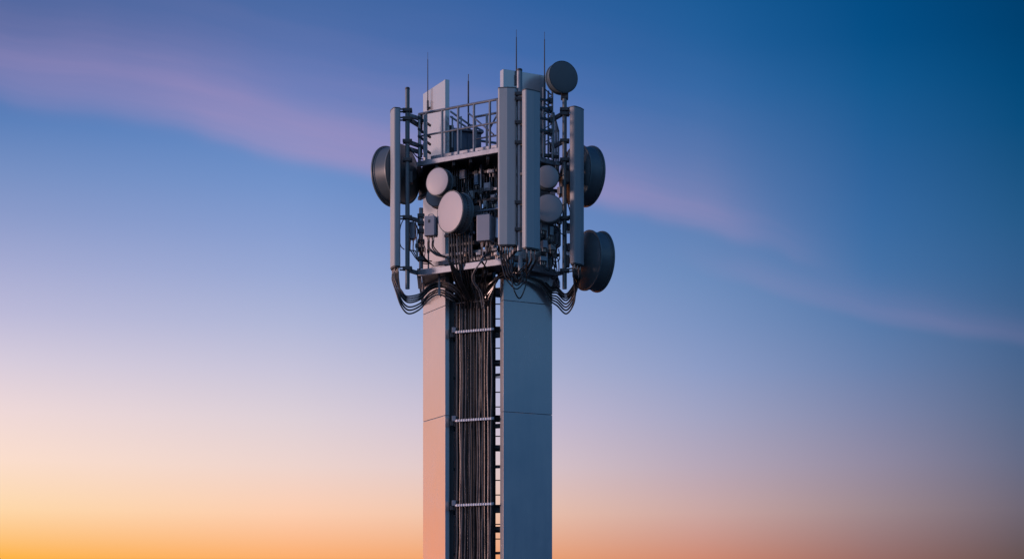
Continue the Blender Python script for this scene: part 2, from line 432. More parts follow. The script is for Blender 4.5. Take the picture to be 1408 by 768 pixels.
# diagonal braces at the right end of the railing
q1, q2 = along(pu[1], pu[0], .84), along(pu[1], pu[0], .97)
mb = MB(); mb.tube([(q1[0], q1[1]+.05, zMid-.05), (q2[0], q2[1]+.05, zRail-.1)], .012)
mb.tube([(q1[0]-.3, q1[1]+.5, zRail-.02), (q1[0]+.05, q1[1]+.1, zMid-.12)], .012)
mb.build('brace', 'steel', upper)

lower = thing('service_platform', 'lower grey ring platform just above the tops of the cable loops', 'platform', (-.35, .4, zLow))
plo = plat(0)
ring_beam(lower, plo, zLow, zLow+.088, .055, 'edge_beam', 'beam')
mb = MB(); ins = inset(plo, .04); ins2 = inset(plo, .52)
for k in range(6):
    mb.prism([ins[k], ins[(k+1)%6], ins2[(k+1)%6], ins2[k]], zLow+.02, zLow+.035)
mb.build('deck', 'dark', lower)
a, b = along(plo[1], plo[0], .04), along(plo[1], plo[0], .90)
MB().bar((a[0]+.12, a[1]+.2, zLow+.20), (b[0]+.12, b[1]+.2, zLow+.20), .03, .06).build('inner_rail', 'beam', lower)
a, b = along(plo[0], plo[5], .2), along(plo[0], plo[5], 1)
MB().bar((a[0]-.12, a[1]+.2, zLow+.20), (b[0]-.12, b[1]+.2, zLow+.20), .03, .06).build('inner_rail', 'beam', lower)
zr2 = Z(289, -.45)
rail(lower, along(plo[1], plo[0], .5), along(plo[1], plo[0], .97), zr2, .013, 'handrail')
rail(lower, along(plo[0], plo[5], .35), plo[5], zr2-.02, .013, 'handrail')
for pt in (along(plo[1], plo[0], .5), along(plo[1], plo[0], .97), along(plo[0], plo[5], .62), along(plo[0], plo[5], .9)):
    MB().tube([(pt[0], pt[1], zLow+.05), (pt[0], pt[1], zr2)], .013).build('post', 'steel', lower)
# angled gussets carrying the lower platform off the shaft
for (q0, q1) in (((-1.285, .16), (A.x-.005, A.y-.02)), ((-1.24, .55), (A.x-.005, A.y-.10))):
    MB().bar((q0[0], q0[1], zLow-.005), (q1[0], q1[1], zLow-.25), .03, .03).build('strut', 'beam', lower)
for (pa, pb) in ((plo[5], E + inR*.02),):
    t = bmesh.new()
    pts = [Vector((pa[0]+.01, pa[1]+.05, zLow-.004)), Vector((pa[0]*.55+pb.x*.45+.1*(1 if pa[0] < 0 else -1), pa[1]*.55+pb.y*.45, zLow-.004)), Vector((pb.x*.96, pb.y*.9, zLow-.24))]
    nn = (pts[1]-pts[0]).cross(pts[2]-pts[0]).normalized()*.006
    fa = [t.verts.new(p_+nn) for p_ in pts]; fb = [t.verts.new(p_-nn) for p_ in pts]
    t.faces.new(fa); t.faces.new(fb[::-1])
    for k in range(3): t.faces.new((fa[k], fb[k], fb[(k+1)%3], fa[(k+1)%3]))
    m = MB(); m.take(t); m.build('gusset', 'beam', lower)
mb = MB()
for f in (.45, .75):
    a = along(plo[1], plo[0], f); b = along(plo[2], plo[3], f)
    mb.bar((a[0]+.05, a[1]+.05, zLow-.035), (a[0]*.4+b[0]*.6, a[1]*.4+b[1]*.6, zLow-.035), .05, .06)
mb.build('floor_joist', 'dark', lower)

# ------------------------------------------------------------------ inside the shaft: cable tray, ladder
BEHIND = (630.4, 634.2, 638.2, 642.0, 646.2, 650.0, 654.0, 658.0, 662.0, 666.0, 670.4)
def slot(i):
    """front row of 13 cables, then 11 more between and behind them"""
    px = (628.2 + 3.9*i + (0, .5, -.4, .3, .6, -.5, 0, .5, -.3, .4, -.5, .3, 0)[i]) if i < 13 else BEHIND[i-13]
    f = (px-628)/47.0
    return px, .13 - .24*f + (.034 if i > 12 else 0)
LEFT = [0, 13, 1, 14, 2, 15, 3]
MIDDLE = [16, 4, 17, 5, 18, 6, 19, 7, 8]
RIGHT = [20, 9, 21, 10, 22, 11, 23, 12]
tray = thing('cable_tray', 'dark steel cable tray fixed inside the open tower corner', 'cable tray', (X(650, .2), .2, .02))
dch = Vector((.894, -.449, 0)); nch = Vector((.449, .894, 0))
ctr = Vector((X(650.5, .13), .10, 0))
mb = MB(); c0 = ctr + nch*.11
mb.box((c0.x, c0.y, (zLow+.3)/2), .55, .012, zLow+.3, (dch, nch, Vector((0,0,1))))
mb.build('back_plate', 'cap', tray)
for sgn in (-1, 1):
    c1 = ctr + nch*.07 + dch*sgn*.283
    MB().box((c1.x, c1.y, (zLow+.3)/2), .02, .09, zLow+.3, (dch, nch, Vector((0,0,1))), .003).build('side_rail', 'dark', tray)
for py in (462, 500, 516, 586, 615, 642, 702, 727, 760):
    for sgn, ln in ((-1, .10), (1, .13)):
        if sgn == -1 and py in (500, 615, 727): continue
        c1 = ctr + nch*.10 + dch*sgn*(.283+ln/2)
        MB().box((c1.x, c1.y, Z(py, .1)), ln, .05, .06 if py in (462, 586, 702) else .035, (dch, nch, Vector((0,0,1))), .004).build('bracket', 'dark', tray)

ladder = thing('access_ladder', 'narrow steel ladder showing beside the right edge of the cable bundle', 'ladder', (X(685, .55), .55, .02))
lx0, lx1 = X(678.5, .45), X(706, .45)
for xx in (lx0, lx1):
    MB().bar((xx, .45, .02), (xx, .45, zLow+.2), .022, .05).build('rail', 'dark', ladder)
zz = .35
while zz < zLow:
    MB().tube([(lx0, .45, zz), (lx1, .45, zz)], .0085, 6).build('rung', 'dark', ladder)
    zz += .205
for py in (452, 498, 574, 615, 697, 727):
    MB().box(((lx0+lx1)/2, .50, Z(py, .45)), lx1-lx0+.06, .04, .085, bev=.004).build('tie', 'dark', ladder)

# pale clamp bars across the cable bundle
for j, (py, lab) in enumerate(((455, 'white cable clamp bar across the bundle, highest of the three'), (577, 'white cable clamp bar across the bundle at the panel seam'), (693.5, 'white cable clamp bar across the bundle, lowest of the three'))):
    x0, y0 = slot(0); x1, y1 = slot(12)
    a = P(x0-2, py, y0-.035); b = P(x1+2.5, py, y1-.035); zc = Z(py, 0)
    cl_ = thing('cable_clamp', lab, 'cable clamp', (a.x, a.y, zc), 'white clamp bars across the cable bundle')
    MB().bar((a.x, a.y, zc), (b.x, b.y, zc), .016, .022).build('bar', 'white', cl_)
    m = MB()
    for i in range(15):
        c = a.lerp(b, (i+.7)/15.4); m.tube([(c.x, c.y-.010, zc-.015), (c.x, c.y-.010, zc+.018)], .0125, 8)
    m.build('saddle', 'white', cl_)
    MB().box((a.x-.022, a.y+.03, zc+.035), .055, .06, .075, bev=.006).build('end_block', 'box', cl_)
    MB().box((a.x-.05, a.y+.06, zc-.03), .05, .06, .06, bev=.006).build('bolt_block', 'dark', cl_)
    MB().box((b.x+.0, b.y+.02, zc+.005), .035, .05, .035, bev=.006).build('end_block', 'box', cl_)
x0, y0 = slot(0); x1, y1 = slot(12)
a = P(x0-1.5, 417, y0-.03); b = P(x1+1.5, 417, y1-.03)
m = MB().bar((a.x, a.y, a.z), (b.x, b.y, a.z), .012, .016)
mesh_thing(m, 'cable_tie', 'cap', (a.x, a.y, a.z), 'black strap tying the cable bundle just below the loops', 'cable tie')

# ------------------------------------------------------------------ panel antennas
def panel_antenna(label, corner, wdir, w_, t_, ztop, zbot, dark=False, ncon=6):
    """corner = plan point of one front corner; the front runs along wdir, thickness goes behind"""
    wdir = Vector((wdir[0], wdir[1], 0)).normalized()
    bdir = Vector((-wdir.y, wdir.x, 0))            # backwards
    if bdir.y < 0 and abs(bdir.y) > .3: bdir = -bdir
    c = Vector((corner[0], corner[1], 0))
    ctr = c + wdir*w_/2 + bdir*t_/2
    T = thing('panel_antenna', label, 'antenna', (ctr.x, ctr.y, zbot), 'tall panel antennas round the tower head')
    def prof(g):
        pts = []; r = min(.032, t_*.35)
        hw, ht = w_/2+g, t_/2+g
        for cx, cy, a0 in ((-hw+r, ht-r, 90), (-hw+r, -ht+r, 180), (hw-r, -ht+r, 270), (hw-r, ht-r, 0)):
            for k in range(6):
                an = R(a0 + 90*k/5); pts.append((cx + r*math.cos(an), cy + r*math.sin(an)))
            if a0 == 180: pts.append((0, -ht-.012))        # a gently crowned front
        return [tuple((ctr + wdir*p[0] + bdir*p[1])[:2]) for p in pts]
    MB().prism(prof(0), zbot+.02, ztop-.012, 0, True).build('radome', 'radome_dark' if dark else 'radome', T, 12)
    MB().prism(prof(.002), ztop-.012, ztop).build('end_cap', 'cap', T)
    MB().prism(prof(-.008), zbot, zbot+.02).build('end_cap', 'cap', T)
    cons = []
    for k in range(ncon):
        f = (k+.5)/ncon - .5
        p = ctr + wdir*(f*w_*.86) + bdir*((.2 if k % 2 else -.2)*t_)
        m = MB(); m.tube([(p.x, p.y, zbot+.002), (p.x, p.y, zbot-.022)], .0105, 8); m.tube([(p.x, p.y, zbot-.02), (p.x, p.y, zbot-.055)], .008, 8)
        m.build('connector', 'brass', T); cons.append(Vector((p.x, p.y, zbot-.05)))
    return T, ctr, wdir, bdir, cons

# left: broad face turned to the glow, narrow side towards us
w1 = Vector((-.26, .966, 0)).normalized()
c1 = Vector((X(541.3, -.14), -.14, 0))
# front = left face; thickness runs to the right
def left_antenna():
    wd = -w1                                     # from far to near
    far = c1 + w1*.27
    T, ctr, wd, bd, cons = panel_antenna('tall panel antenna at the far left, its outer face glowing pink', (far.x, far.y), (wd.x, wd.y), .27, .10, Z(147, -.14), Z(366.5, -.14))
    return cons
consA1 = left_antenna()
cA2 = (X(684.6, -.90), -.90)
_, ctrA2, _, _, consA2 = panel_antenna('tall panel antenna left of the central pole, facing straight out', cA2, (1, -.03), .245, .10, Z(120, -.9), Z(338, -.9))
cA3 = (X(723.2, -1.10), -1.10)
_, ctrA3, _, _, consA3 = panel_antenna('tall panel antenna right of the central pole, turned slightly right', cA3, (.80, .6), .25, .105, Z(121.5, -1.10), Z(341, -1.10))
cA4 = (X(790.5, -.32), -.32)
_, ctrA4, _, _, consA4 = panel_antenna('tall panel antenna at the far right before two big dishes', cA4, (.6, .8), .235, .10, Z(145, -.32), Z(362.5, -.32), dark=True)

# ------------------------------------------------------------------ mounting poles
def pole(label, px, Y, ytop, ybot, rad, clamps, arms, mat='pole'):
    x = X(px, Y)
    T = thing('mounting_pole', label, 'pole', (x, Y, Z(ybot, Y)), 'vertical poles that carry the antennas')
    m = MB(); m.tube([(x, Y, Z(ybot, Y)), (x, Y, Z(ytop, Y))], rad, 16); m.build('pipe', mat, T)
    MB().lathe((x, Y, Z(ytop, Y)), (0,0,1), [(rad*1.06, -.02), (rad*1.06, .004), (rad*.8, .012), (0, .014)], 16).build('pipe_cap', 'cap', T)
    for py, dx, dy in clamps:                     # clamp plates with bolts, reaching towards an antenna
        z = Z(py, Y); m = MB()
        m.box((x, Y-rad-.012, z), .13, .02, .045, bev=.004); m.box((x, Y+rad+.012, z), .13, .02, .045, bev=.004)
        for s_ in (-1, 1):
            m.tube([(x+s_*.05, Y-rad-.045, z), (x+s_*.05, Y+rad+.045, z)], .007, 6)
        if dx or dy:
            m.bar((x, Y, z+.018), (x+dx, Y+dy, z+.018), .03, .016); m.bar((x, Y, z-.018), (x+dx, Y+dy, z-.018), .03, .016)
        m.build('clamp', 'dark', T)
    for py, tx, ty, dz in arms:
        z = Z(py, Y); MB().bar((x, Y, z), (tx, ty, z+dz), .045, .05).build('arm', 'steel', T)
        MB().box((tx, ty, z+dz), .05, .07, .12, bev=.005).build('foot_plate', 'dark', T)
    return T, x
xPc = X(714.3, -.86)
Lx, Ly = plo[1]; Qx, Qy = plo[0]; Rx, Ry = plo[5]
pole('dark green pole between the pink left antenna and the large left dish', 560.3, -.06, 121.5, 397, .031,
     [(152, -.12, -.0), (163.5, -.12, .0), (194.5, 0, 0), (220, 0, 0), (299, -.12, 0), (369, -.11, 0)],
     [(158, Lx+.03, Ly+.02, 0), (163, Lx+.02, Ly+.12, -.02), (195, Lx+.08, Ly+.1, .0), (204, Lx+.02, Ly+.02, 0), (299, Lx+.03, Ly+.02, 0), (371, Lx+.0, Ly+.03, 0)])
pole('thick central pole standing between the two front panel antennas', 714.3, -.86, 96, 345, .036,
     [(130, 0, 0), (137, 0, 0), (169, 0, 0), (197, 0, 0), (279, 0, 0), (316, 0, 0)],
     [(131, Qx+.12, Qy+.35, 0), (198, Qx+.02, Qy, 0), (279, Qx+.02, Qy+.2, 0), (338, Qx+.02, Qy+.0, -.14)], 'steel')
pole('blue grey pole between the small round dishes and the right antenna', 776.3, -.14, 124, 397, .031,
     [(151, .1, -.06), (157, .1, -.06), (194, 0, 0), (220, 0, 0), (300, .1, -.06), (372, .11, -.06)],
     [(155, Rx-.02, Ry+.1, .0), (194, Rx-.03, Ry+.1, 0), (222, Rx-.02, Ry+.02, 0), (300, Rx-.02, Ry+.0, 0), (374, Rx, Ry+.03, .02)])
m = MB().tube([(X(715.5, -.8), -.8, Z(376, -.8)), (X(715.5, -.8), -.8, Z(351, -.8))], .030, 12)
st = thing('stub_pipe', 'short pale pipe hanging under the central pole among cable loops', 'pipe', (X(715.5,-.8), -.8, Z(376,-.8)))
m.build('pipe', 'radome', st); MB().box((X(715.5,-.8), -.72, Z(356,-.8)), .16, .10, .03, bev=.004).build('bracket', 'dark', st)

for (cc_, wd_, bd_, who) in ((ctrA2, Vector((1,-.03,0)), Vector((.03,1,0)), 'left'), (ctrA3, Vector((.8,.6,0)), Vector((-.6,.8,0)), 'right')):
    br = thing('tilt_bracket', 'dark tilt brackets tying the %s front antenna to the central pole' % who, 'bracket', (cc_.x, cc_.y+.08, Z(330, -.86)))
    for py in (134, 171, 199, 240, 281, 318):
        q = cc_ + bd_*.06; z = Z(py, -.86)
        MB().bar((q.x, q.y, z), (xPc, -.86, z), .05, .035).build('arm', 'dark', br)
        MB().box((q.x, q.y, z), .09, .03, .09, (wd_.normalized(), bd_.normalized(), Vector((0,0,1))), .004).build('plate', 'dark', br)

# ladder-like stand-off frame at the left corner of the upper platform
sf = thing('standoff_frame', 'small dark lattice frame joining the left pole to the upper platform', 'frame', (Lx, Ly, zUp))
for px, Y in ((576.8, .02), (583.5, .08)):
    MB().bar((X(px, Y), Y, Z(216, Y)), (X(px, Y), Y, Z(158, Y)), .025, .025).build('upright', 'steel', sf)
for py in (165, 181, 191, 203):
    MB().bar(P(575, py-4, -.02), P(592, py+8, .25), .022, .03).build('brace', 'dark', sf)

# ------------------------------------------------------------------ microwave dishes
def dish(label, pf, axis, Rr, depth, face='disc', rim=.02, back=.09, hub=.09, mount=None, vents=False, group='round microwave dishes'):
    """pf = centre of the front face, axis = the way it looks"""
    axis = Vector(axis).normalized(); pf = Vector(pf)
    T = thing('microwave_dish', label, 'dish', pf - axis*depth, group)
    MB().lathe(pf, axis, [(0, .012), (Rr*.5, .010), (Rr*.85, .004), (Rr*.97, -.002), (Rr*.985, -.012), (Rr*.985, -.03)], 56).build('radome', face, T)
    MB().lathe(pf, axis, [(Rr*.986, -.004), (Rr*1.0, -.002), (Rr*1.0, -.008), (Rr*.985, -.014), (Rr*.985, -rim-.02), (Rr*.965, -rim-.026), (Rr*.955, -depth*.6), (Rr*.955, -depth+.02), (Rr*.985, -depth+.015), (Rr*.985, -depth), (Rr*.9, -depth)], 56).build('shroud', 'shroud', T)
    MB().lathe(pf, axis, [(Rr*.955, -depth), (Rr*.9, -depth-back*.18), (Rr*.6, -depth-back*.62), (hub, -depth-back), (hub, -depth-back-.07), (hub*.7, -depth-back-.09), (0, -depth-back-.09)], 48).build('back_shell', 'shroud', T)
    MB().lathe(pf, axis, [(Rr*.985, -.006), (Rr*1.022, -.006), (Rr*1.026, -.014), (Rr*1.022, -.026), (Rr*.985, -.028)], 56).build('rim', 'rim', T)
    MB().lathe(pf, axis, [(Rr*.955, -depth+.022), (Rr*1.01, -depth+.018), (Rr*1.012, -depth-.002), (Rr*.93, -depth-.004)], 56).build('rim', 'rim', T)
    if vents:
        m = MB()
        for k in range(44):
            an = k*2*math.pi/44; rx = axis.cross(Vector((0,0,1))).normalized(); ry = axis.cross(rx)
            rd = rx*math.cos(an)+ry*math.sin(an); tg = axis.cross(rd)
            m.box(pf + rd*(Rr*.968) - axis*(depth*.55), .02, .012, .012, (axis, tg, rd))
        m.build('rivet_band', 'cap', T)
    if mount is not None:
        b = pf - axis*(depth+back+.05)
        MB().bar(b, mount, .06, .08, bev=.006).build('mount', 'dark', T)
        MB().box(mount, .10, .11, .16, bev=.008).build('bracket', 'dark', T)
    return T
xP1, xP3, xP2 = X(560.3, -.06), X(776.3, -.14), X(714.3, -.86)
# large pair left / right, looking away
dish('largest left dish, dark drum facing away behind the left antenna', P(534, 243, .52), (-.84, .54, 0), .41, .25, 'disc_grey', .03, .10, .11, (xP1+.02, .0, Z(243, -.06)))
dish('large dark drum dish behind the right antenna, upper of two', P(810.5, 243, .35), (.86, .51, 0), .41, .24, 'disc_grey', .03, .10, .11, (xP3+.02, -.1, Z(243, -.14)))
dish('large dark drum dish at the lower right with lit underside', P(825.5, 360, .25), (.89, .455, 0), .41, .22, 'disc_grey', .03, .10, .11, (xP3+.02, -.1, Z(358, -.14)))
# top dish on the right pole
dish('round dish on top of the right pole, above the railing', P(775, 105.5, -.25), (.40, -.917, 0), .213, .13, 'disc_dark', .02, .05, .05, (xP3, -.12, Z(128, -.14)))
# pink pair on the left front
dish('smaller of the two pink lit dishes, upper on the front', P(600.8, 249.3, -.22), (-.56, -.828, 0), .187, .13, 'disc', .02, .05, .05, (X(622,.1), .12, Z(250, .1)))
dish('larger pink lit dish with a rivet band, below the small one', P(618.5, 290.8, -.42), (-.76, -.65, 0), .278, .19, 'disc', .03, .06, .07, (X(655,-.18), -.12, Z(290, -.2)), True)
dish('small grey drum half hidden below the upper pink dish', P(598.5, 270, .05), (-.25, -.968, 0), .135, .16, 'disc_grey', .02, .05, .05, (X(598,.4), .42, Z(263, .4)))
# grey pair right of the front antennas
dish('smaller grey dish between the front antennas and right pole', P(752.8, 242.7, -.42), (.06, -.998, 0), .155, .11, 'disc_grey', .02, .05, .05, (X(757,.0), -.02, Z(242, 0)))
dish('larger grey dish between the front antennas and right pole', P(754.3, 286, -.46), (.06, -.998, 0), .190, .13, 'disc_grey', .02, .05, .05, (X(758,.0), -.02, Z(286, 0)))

# ------------------------------------------------------------------ whips
def whip(label, px, Y, ytop, ybase, r0, r1, foot=None):
    x = X(px, Y); T = thing('whip_antenna', label, 'antenna', (x, Y, Z(ybase, Y)), 'thin whip antennas on top')
    zt, zb = Z(ytop, Y), Z(ybase, Y)
    MB().tube([(x, Y, zb), (x, Y, zb+(zt-zb)*.5), (x, Y, zt-.10)], [r0, (r0+r1)/2, r1], 8).build('rod', 'dark', T)
    MB().tube([(x, Y, zt-.10), (x, Y, zt)], r1*.55, 6).build('tip', 'cap', T)
    MB().tube([(x, Y, zb-.02), (x, Y, zb+.12)], r0*1.8, 8).build('base', 'dark', T)
    if foot: MB().bar((x, Y, zb+.03), foot, .03, .03).build('bracket', 'dark', T)
pw = A + inL*.034 - uL*.10
whip('thin whip antenna rising behind the slanted pink panel top', 588.2, .62, 72, 150, .008, .005, (pw.x, pw.y, Z(148, .62)))
whip('short thick whip antenna standing behind the platform railing', 644, .9, 102, 204, .013, .011)
whip('tallest whip antenna rising behind the thick central pole', 710, -.12, 41, 115, .010, .006, (X(712,-.05), -.09, Z(114, -.1)))
whip('whip antenna beside the round top dish', 748.7, .02, 44, 138, .010, .006, (X(745,.03), .08, Z(137, 0)))

# ------------------------------------------------------------------ lattice mast behind the right front antenna
lm = thing('lattice_mast', 'narrow lattice mast behind the right front antenna and top dish', 'mast', (X(754,.0), .02, zUp))
for px, Y, yt in ((747, -.12, 120), (759.5, -.06, 121), (754, .12, 125)):
    MB().tube([(X(px,Y), Y, zUp-.02), (X(px,Y), Y, Z(yt, Y))], .014, 8).build('leg', 'steel', lm)
zz = Z(200, 0); s_ = 1
while zz < Z(132, 0):
    m = MB(); a = Vector((X(747,-.12), -.12, zz)); b = Vector((X(759.5,-.06), -.06, zz+.09))
    if s_ < 0: a, b = Vector((a.x, a.y, zz+.09)), Vector((b.x, b.y, zz))
    m.tube([a, b], .008, 6); m.tube([(b.x, b.y, zz), (X(754,.12), .12, zz+.09)], .008, 6)
    m.build('brace', 'steel', lm); zz += .095; s_ = -s_
for py in (137, 148, 163, 179):
    MB().bar(P(740, py-1, -.5), P(756, py+2, -.06), .03, .03).build('arm', 'dark', lm)
    MB().box(P(757, py+2, -.06), .06, .06, .07, bev=.006).build('clamp', 'dark', lm)

# ------------------------------------------------------------------ cabinet on the upper deck
cb = thing('equipment_cabinet', 'blue steel cabinet behind the railing on the upper platform', 'cabinet', (X(640,.45), .5, zUp))
ca = Vector((.94, .34, 0)).normalized(); cbk = Vector((-.34, .94, 0)).normalized(); up = Vector((0,0,1))
cc = Vector((X(638,.5), .5, zUp+.24))
MB().box(cc, .42, .28, .48, (ca, cbk, up), .008).build('body', 'cabinet', cb)
MB().box(cc + up*.255 - cbk*.01, .47, .34, .03, (ca, cbk, up), .008).build('roof', 'box', cb)
for s_ in (-1, 1):
    dd = MB().box(cc - cbk*.146 + ca*s_*.102, .19, .012, .40, (ca, cbk, up), .004).build('door', 'cabinet', cb)
    MB().box(cc - cbk*.158 + ca*(s_*.102 - s_*.07), .012, .014, .07, (ca, cbk, up), .003).build('handle', 'steel', dd)
m = MB()
for k in range(5): m.box(cc + ca*.213 + up*(.12-.04*k), .006, .18, .015, (ca, cbk, up))
m.build('vent', 'dark', cb)
fr = thing('pipe_frame', 'slanted pale pipe frame around the blue cabinet', 'frame', (X(640,.3), .3, zUp))
for (p0, p1) in ((P(619,153,.1), P(655,178,.25)), (P(619,160,.1), P(655,184,.25)), (P(622,160,.12), P(622,203,.12)), (P(634,160,.16), P(634,205,.16)), (P(655,176,.25), P(655,200,.25)), (P(648,172,.2), P(664,180,.5))):
    MB().bar(p0, p1, .022, .022).build('bar', 'steel', fr)

# ------------------------------------------------------------------ radio units
def radio(label, c, fx, w_, dp, h, ncon=4, tilt=0, badge=False):
    fx = Vector((fx[0], fx[1], 0)).normalized(); fy = Vector((-fx.y, fx.x, 0)); up = Vector((0,0,1)); c = Vector(c)
    ax = (fx, fy, up)
    T = thing('radio_unit', label, 'radio unit', c - up*h/2, 'boxy radio units on the lower platform')
    MB().box(c, w_, dp, h, ax, .008).build('housing', 'box', T)
    m = MB()
    for k in range(6): m.box(c + fx*(w_/2+.004) + fy*(-dp*.35+dp*.14*k), .012, .006, h*.86, ax)
    m.build('cooling_fins', 'box', T)
    MB().box(c + fy*(dp/2+.02), w_*.6, .04, h*.8, ax, .004).build('mount_plate', 'dark', T)
    if badge: MB().box(c - fy*(dp/2+.001) + up*h*.22 - fx*.0, .030, .004, .040, ax, .001).build('badge', 'dark', T)
    cons = []
    for k in range(ncon):
        p = c + fx*((k+.5)/ncon-.5)*w_*.85 - fy*dp*(.15 if k % 2 else -.1) - up*h/2
        m = MB(); m.tube([p+up*.004, p-up*.03], .012, 8); m.tube([p-up*.028, p-up*.06], .009, 8); m.build('connector', 'brass', T)
        cons.append(p-up*.055)
    MB().tube(catmull([c+up*h/2-fx*.04, c+up*(h/2+.03)-fx*.03, c+up*(h/2+.03)+fx*.03, c+up*h/2+fx*.04], 4), .006, 6).build('carry_handle', 'steel', T)
    return cons
conB1 = radio('grey blue radio unit with a dark badge, left of the larger pink dish', P(592.5, 311.5, -.16), (.95, -.30), .15, .14, .27, 4, badge=True)
conB2 = radio('small grey blue radio unit hung on the left pole', P(564.5, 317.5, .08), (.97, -.2), .125, .11, .235, 3)
conB3 = radio('grey radio unit between the larger pink dish and front antennas', P(667.5, 314.5, -.55), (.93, -.36), .19, .17, .35, 5)
conB4 = radio('dark radio unit behind the right pole under the larger grey dish', P(762, 327, .05), (.95, .3), .14, .14, .26, 3)

# slim posts on the lower platform
def post(label, px, Y, yt, yb, r, mat='steel', clamps=()):
    T = thing('support_post', label, 'post', (X(px,Y), Y, Z(yb,Y)), 'slim posts between the two platforms')
    MB().tube([(X(px,Y), Y, Z(yb,Y)), (X(px,Y), Y, Z(yt,Y))], r, 10).build('pipe', mat, T)
    for py in clamps:
        MB().box((X(px,Y), Y, Z(py,Y)), r*3.2, r*3.6, .05, bev=.004).build('clamp', 'dark', T)
post('short post bristling with clamps left of the badge radio unit', 579, .10, 286, 369, .030, 'steel', (297, 307, 318, 332, 343, 356))
post('pale vertical post in the dark opening left of the front antennas', 661.2, -.02, 226, 300, .017, 'beam', (264,))
post('thinner pale post just right of the first pale one', 665.3, .05, 226, 300, .011, 'beam', (264,))
post('thin post close beside the left edge of the front antenna', 676.5, .1, 226, 352, .010, 'steel', (290,))
post('thin post below the larger grey dish', 752, -.25, 308, 368, .015, 'steel', (330, 345))
post('thin post between grey dish and right pole', 763.5, -.1, 300, 368, .013, 'dark', (318, 338, 352))
post('thin post left of the badge radio unit cables', 589, .15, 325, 369, .012, 'steel', (345,))
post('pale slim device post beside the clamped short post', 573.5, .0, 331, 352, .016, 'radome', (338,))
# dark rack filling the shaft between the platforms
rk = thing('equipment_rack', 'dark equipment rack inside the shaft between the two platforms', 'rack', (-.4, .55, zLow+.05))
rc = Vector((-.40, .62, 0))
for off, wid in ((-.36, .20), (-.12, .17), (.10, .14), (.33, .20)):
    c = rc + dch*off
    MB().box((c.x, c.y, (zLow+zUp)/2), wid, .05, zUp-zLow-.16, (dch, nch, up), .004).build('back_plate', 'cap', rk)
for k in range(7):
    z = zLow + .15 + k*.2
    MB().box((rc.x-.06*(k%2)-.05, rc.y-.13, z), .50, .16, .11, (dch, nch, up), .006).build('module', 'dark', rk)
for s_ in (-1, 0, 1):
    c = rc + dch*s_*.4 - nch*.12
    MB().bar((c.x, c.y, zLow+.05), (c.x, c.y, zUp-.1), .035, .035).build('upright', 'steel', rk)
# equipment hung on the right rear, seen between the antennas
rk2 = thing('equipment_rack', 'dark clutter of brackets behind the two grey dishes', 'rack', (.45, .25, zLow+.05))
MB().box((.40, .30, zLow+.75), .34, .10, 1.15, (uR, inR, up), .006).build('back_plate', 'cap', rk2)
for k, py in enumerate((215, 232, 262, 276, 312, 330, 350)):
    MB().bar(P(744, py-2, -.05), P(768, py+1, .05), .04, .045).build('bracket', 'dark', rk2)
    MB().box(P(746+7*(k%3), py+6, -.02), .07, .07, .07, bev=.008).build('junction_block', 'dark' if k % 2 else 'box', rk2)

rc2 = random.Random(3)
for k, (px, y0, y1, Y, r, mt) in enumerate(((644,228,300,.22,.012,'steel'),(647.5,228,352,.18,.008,'steel'),(652,228,300,.12,.014,'dark'),(655.5,228,298,.2,.007,'beam'),(669.5,230,298,.12,.011,'steel'),(673,228,352,.02,.007,'steel'),(680.5,226,350,-.1,.012,'dark'),(683,226,352,-.05,.007,'steel'))):
    m = MB().tube(catmull([P(px, y0, Y), P(px+rc2.uniform(-.8,.8), (y0*2+y1)/3, Y), P(px+rc2.uniform(-.8,.8), (y0+y1*2)/3, Y), P(px, y1, Y)], 5), r, 8)
    mesh_thing(m, 'conduit', mt, P(px, y1, Y), 'thin steel conduit rising in the dark opening beside the front antennas', 'conduit', 'conduits in the dark opening')
for k, (px, py, Y, w_, h_, mt) in enumerate(((637,240,.10,.09,.13,'box'),(648,268,.02,.08,.10,'radome'),(656,247,.0,.06,.15,'cabinet'),(671,256,-.05,.10,.09,'beam'),(679,274,-.12,.07,.12,'steel'),(645,284,-.1,.07,.07,'steel'),(676,236,-.08,.10,.05,'beam'),(668,281,-.1,.05,.09,'radome'),(641,344,-.2,.07,.07,'box'),(660,349,-.3,.09,.05,'steel'),(678,342,-.35,.07,.09,'box'),(683,349,-.4,.05,.04,'white'))):
    T = thing('junction_box', 'small junction box among the pipes of the dark opening', 'junction box', P(px, py, Y), 'small boxes in the dark opening')
    MB().box(P(px, py, Y), w_, .07, h_, (dch, nch, up), .006).build('body', mt, T)
    MB().box(P(px, py, Y) - nch*.038, w_*.7, .008, h_*.7, (dch, nch, up), .002).build('lid', mt, T)
    m = MB()
    for q in (-.25, .25): m.tube([P(px, py, Y) + dch*w_*q - up*(h_/2-.004), P(px, py, Y) + dch*w_*q - up*(h_/2+.05)], .009, 6)
    m.build('gland', 'brass', T)
for k, (py, x0, x1, Y) in enumerate(((238,622,684,.08),(262,640,684,.0),(276,648,684,-.06),(322,612,652,-.1),(334,618,684,-.2),(347,608,684,-.22))):
    T = thing('cross_arm', 'steel cross arm spanning the dark opening behind the pink dishes', 'cross arm', P(x0, py, Y), 'cross arms in the dark opening')
    MB().bar(P(x0, py+.17*(684-x0)*.0+ (x1-x0)*.06, Y+.2), P(x1, py-(x1-x0)*.06, Y-.2), .04, .035).build('bar', 'steel' if k % 2 else 'dark', T)
    for f in (.2, .55, .85):
        c = P(x0, py+(x1-x0)*.06, Y+.2).lerp(P(x1, py-(x1-x0)*.06, Y-.2), f)
        MB().box(c, .05, .07, .06, (dch, nch, up), .005).build('clamp', 'dark', T)
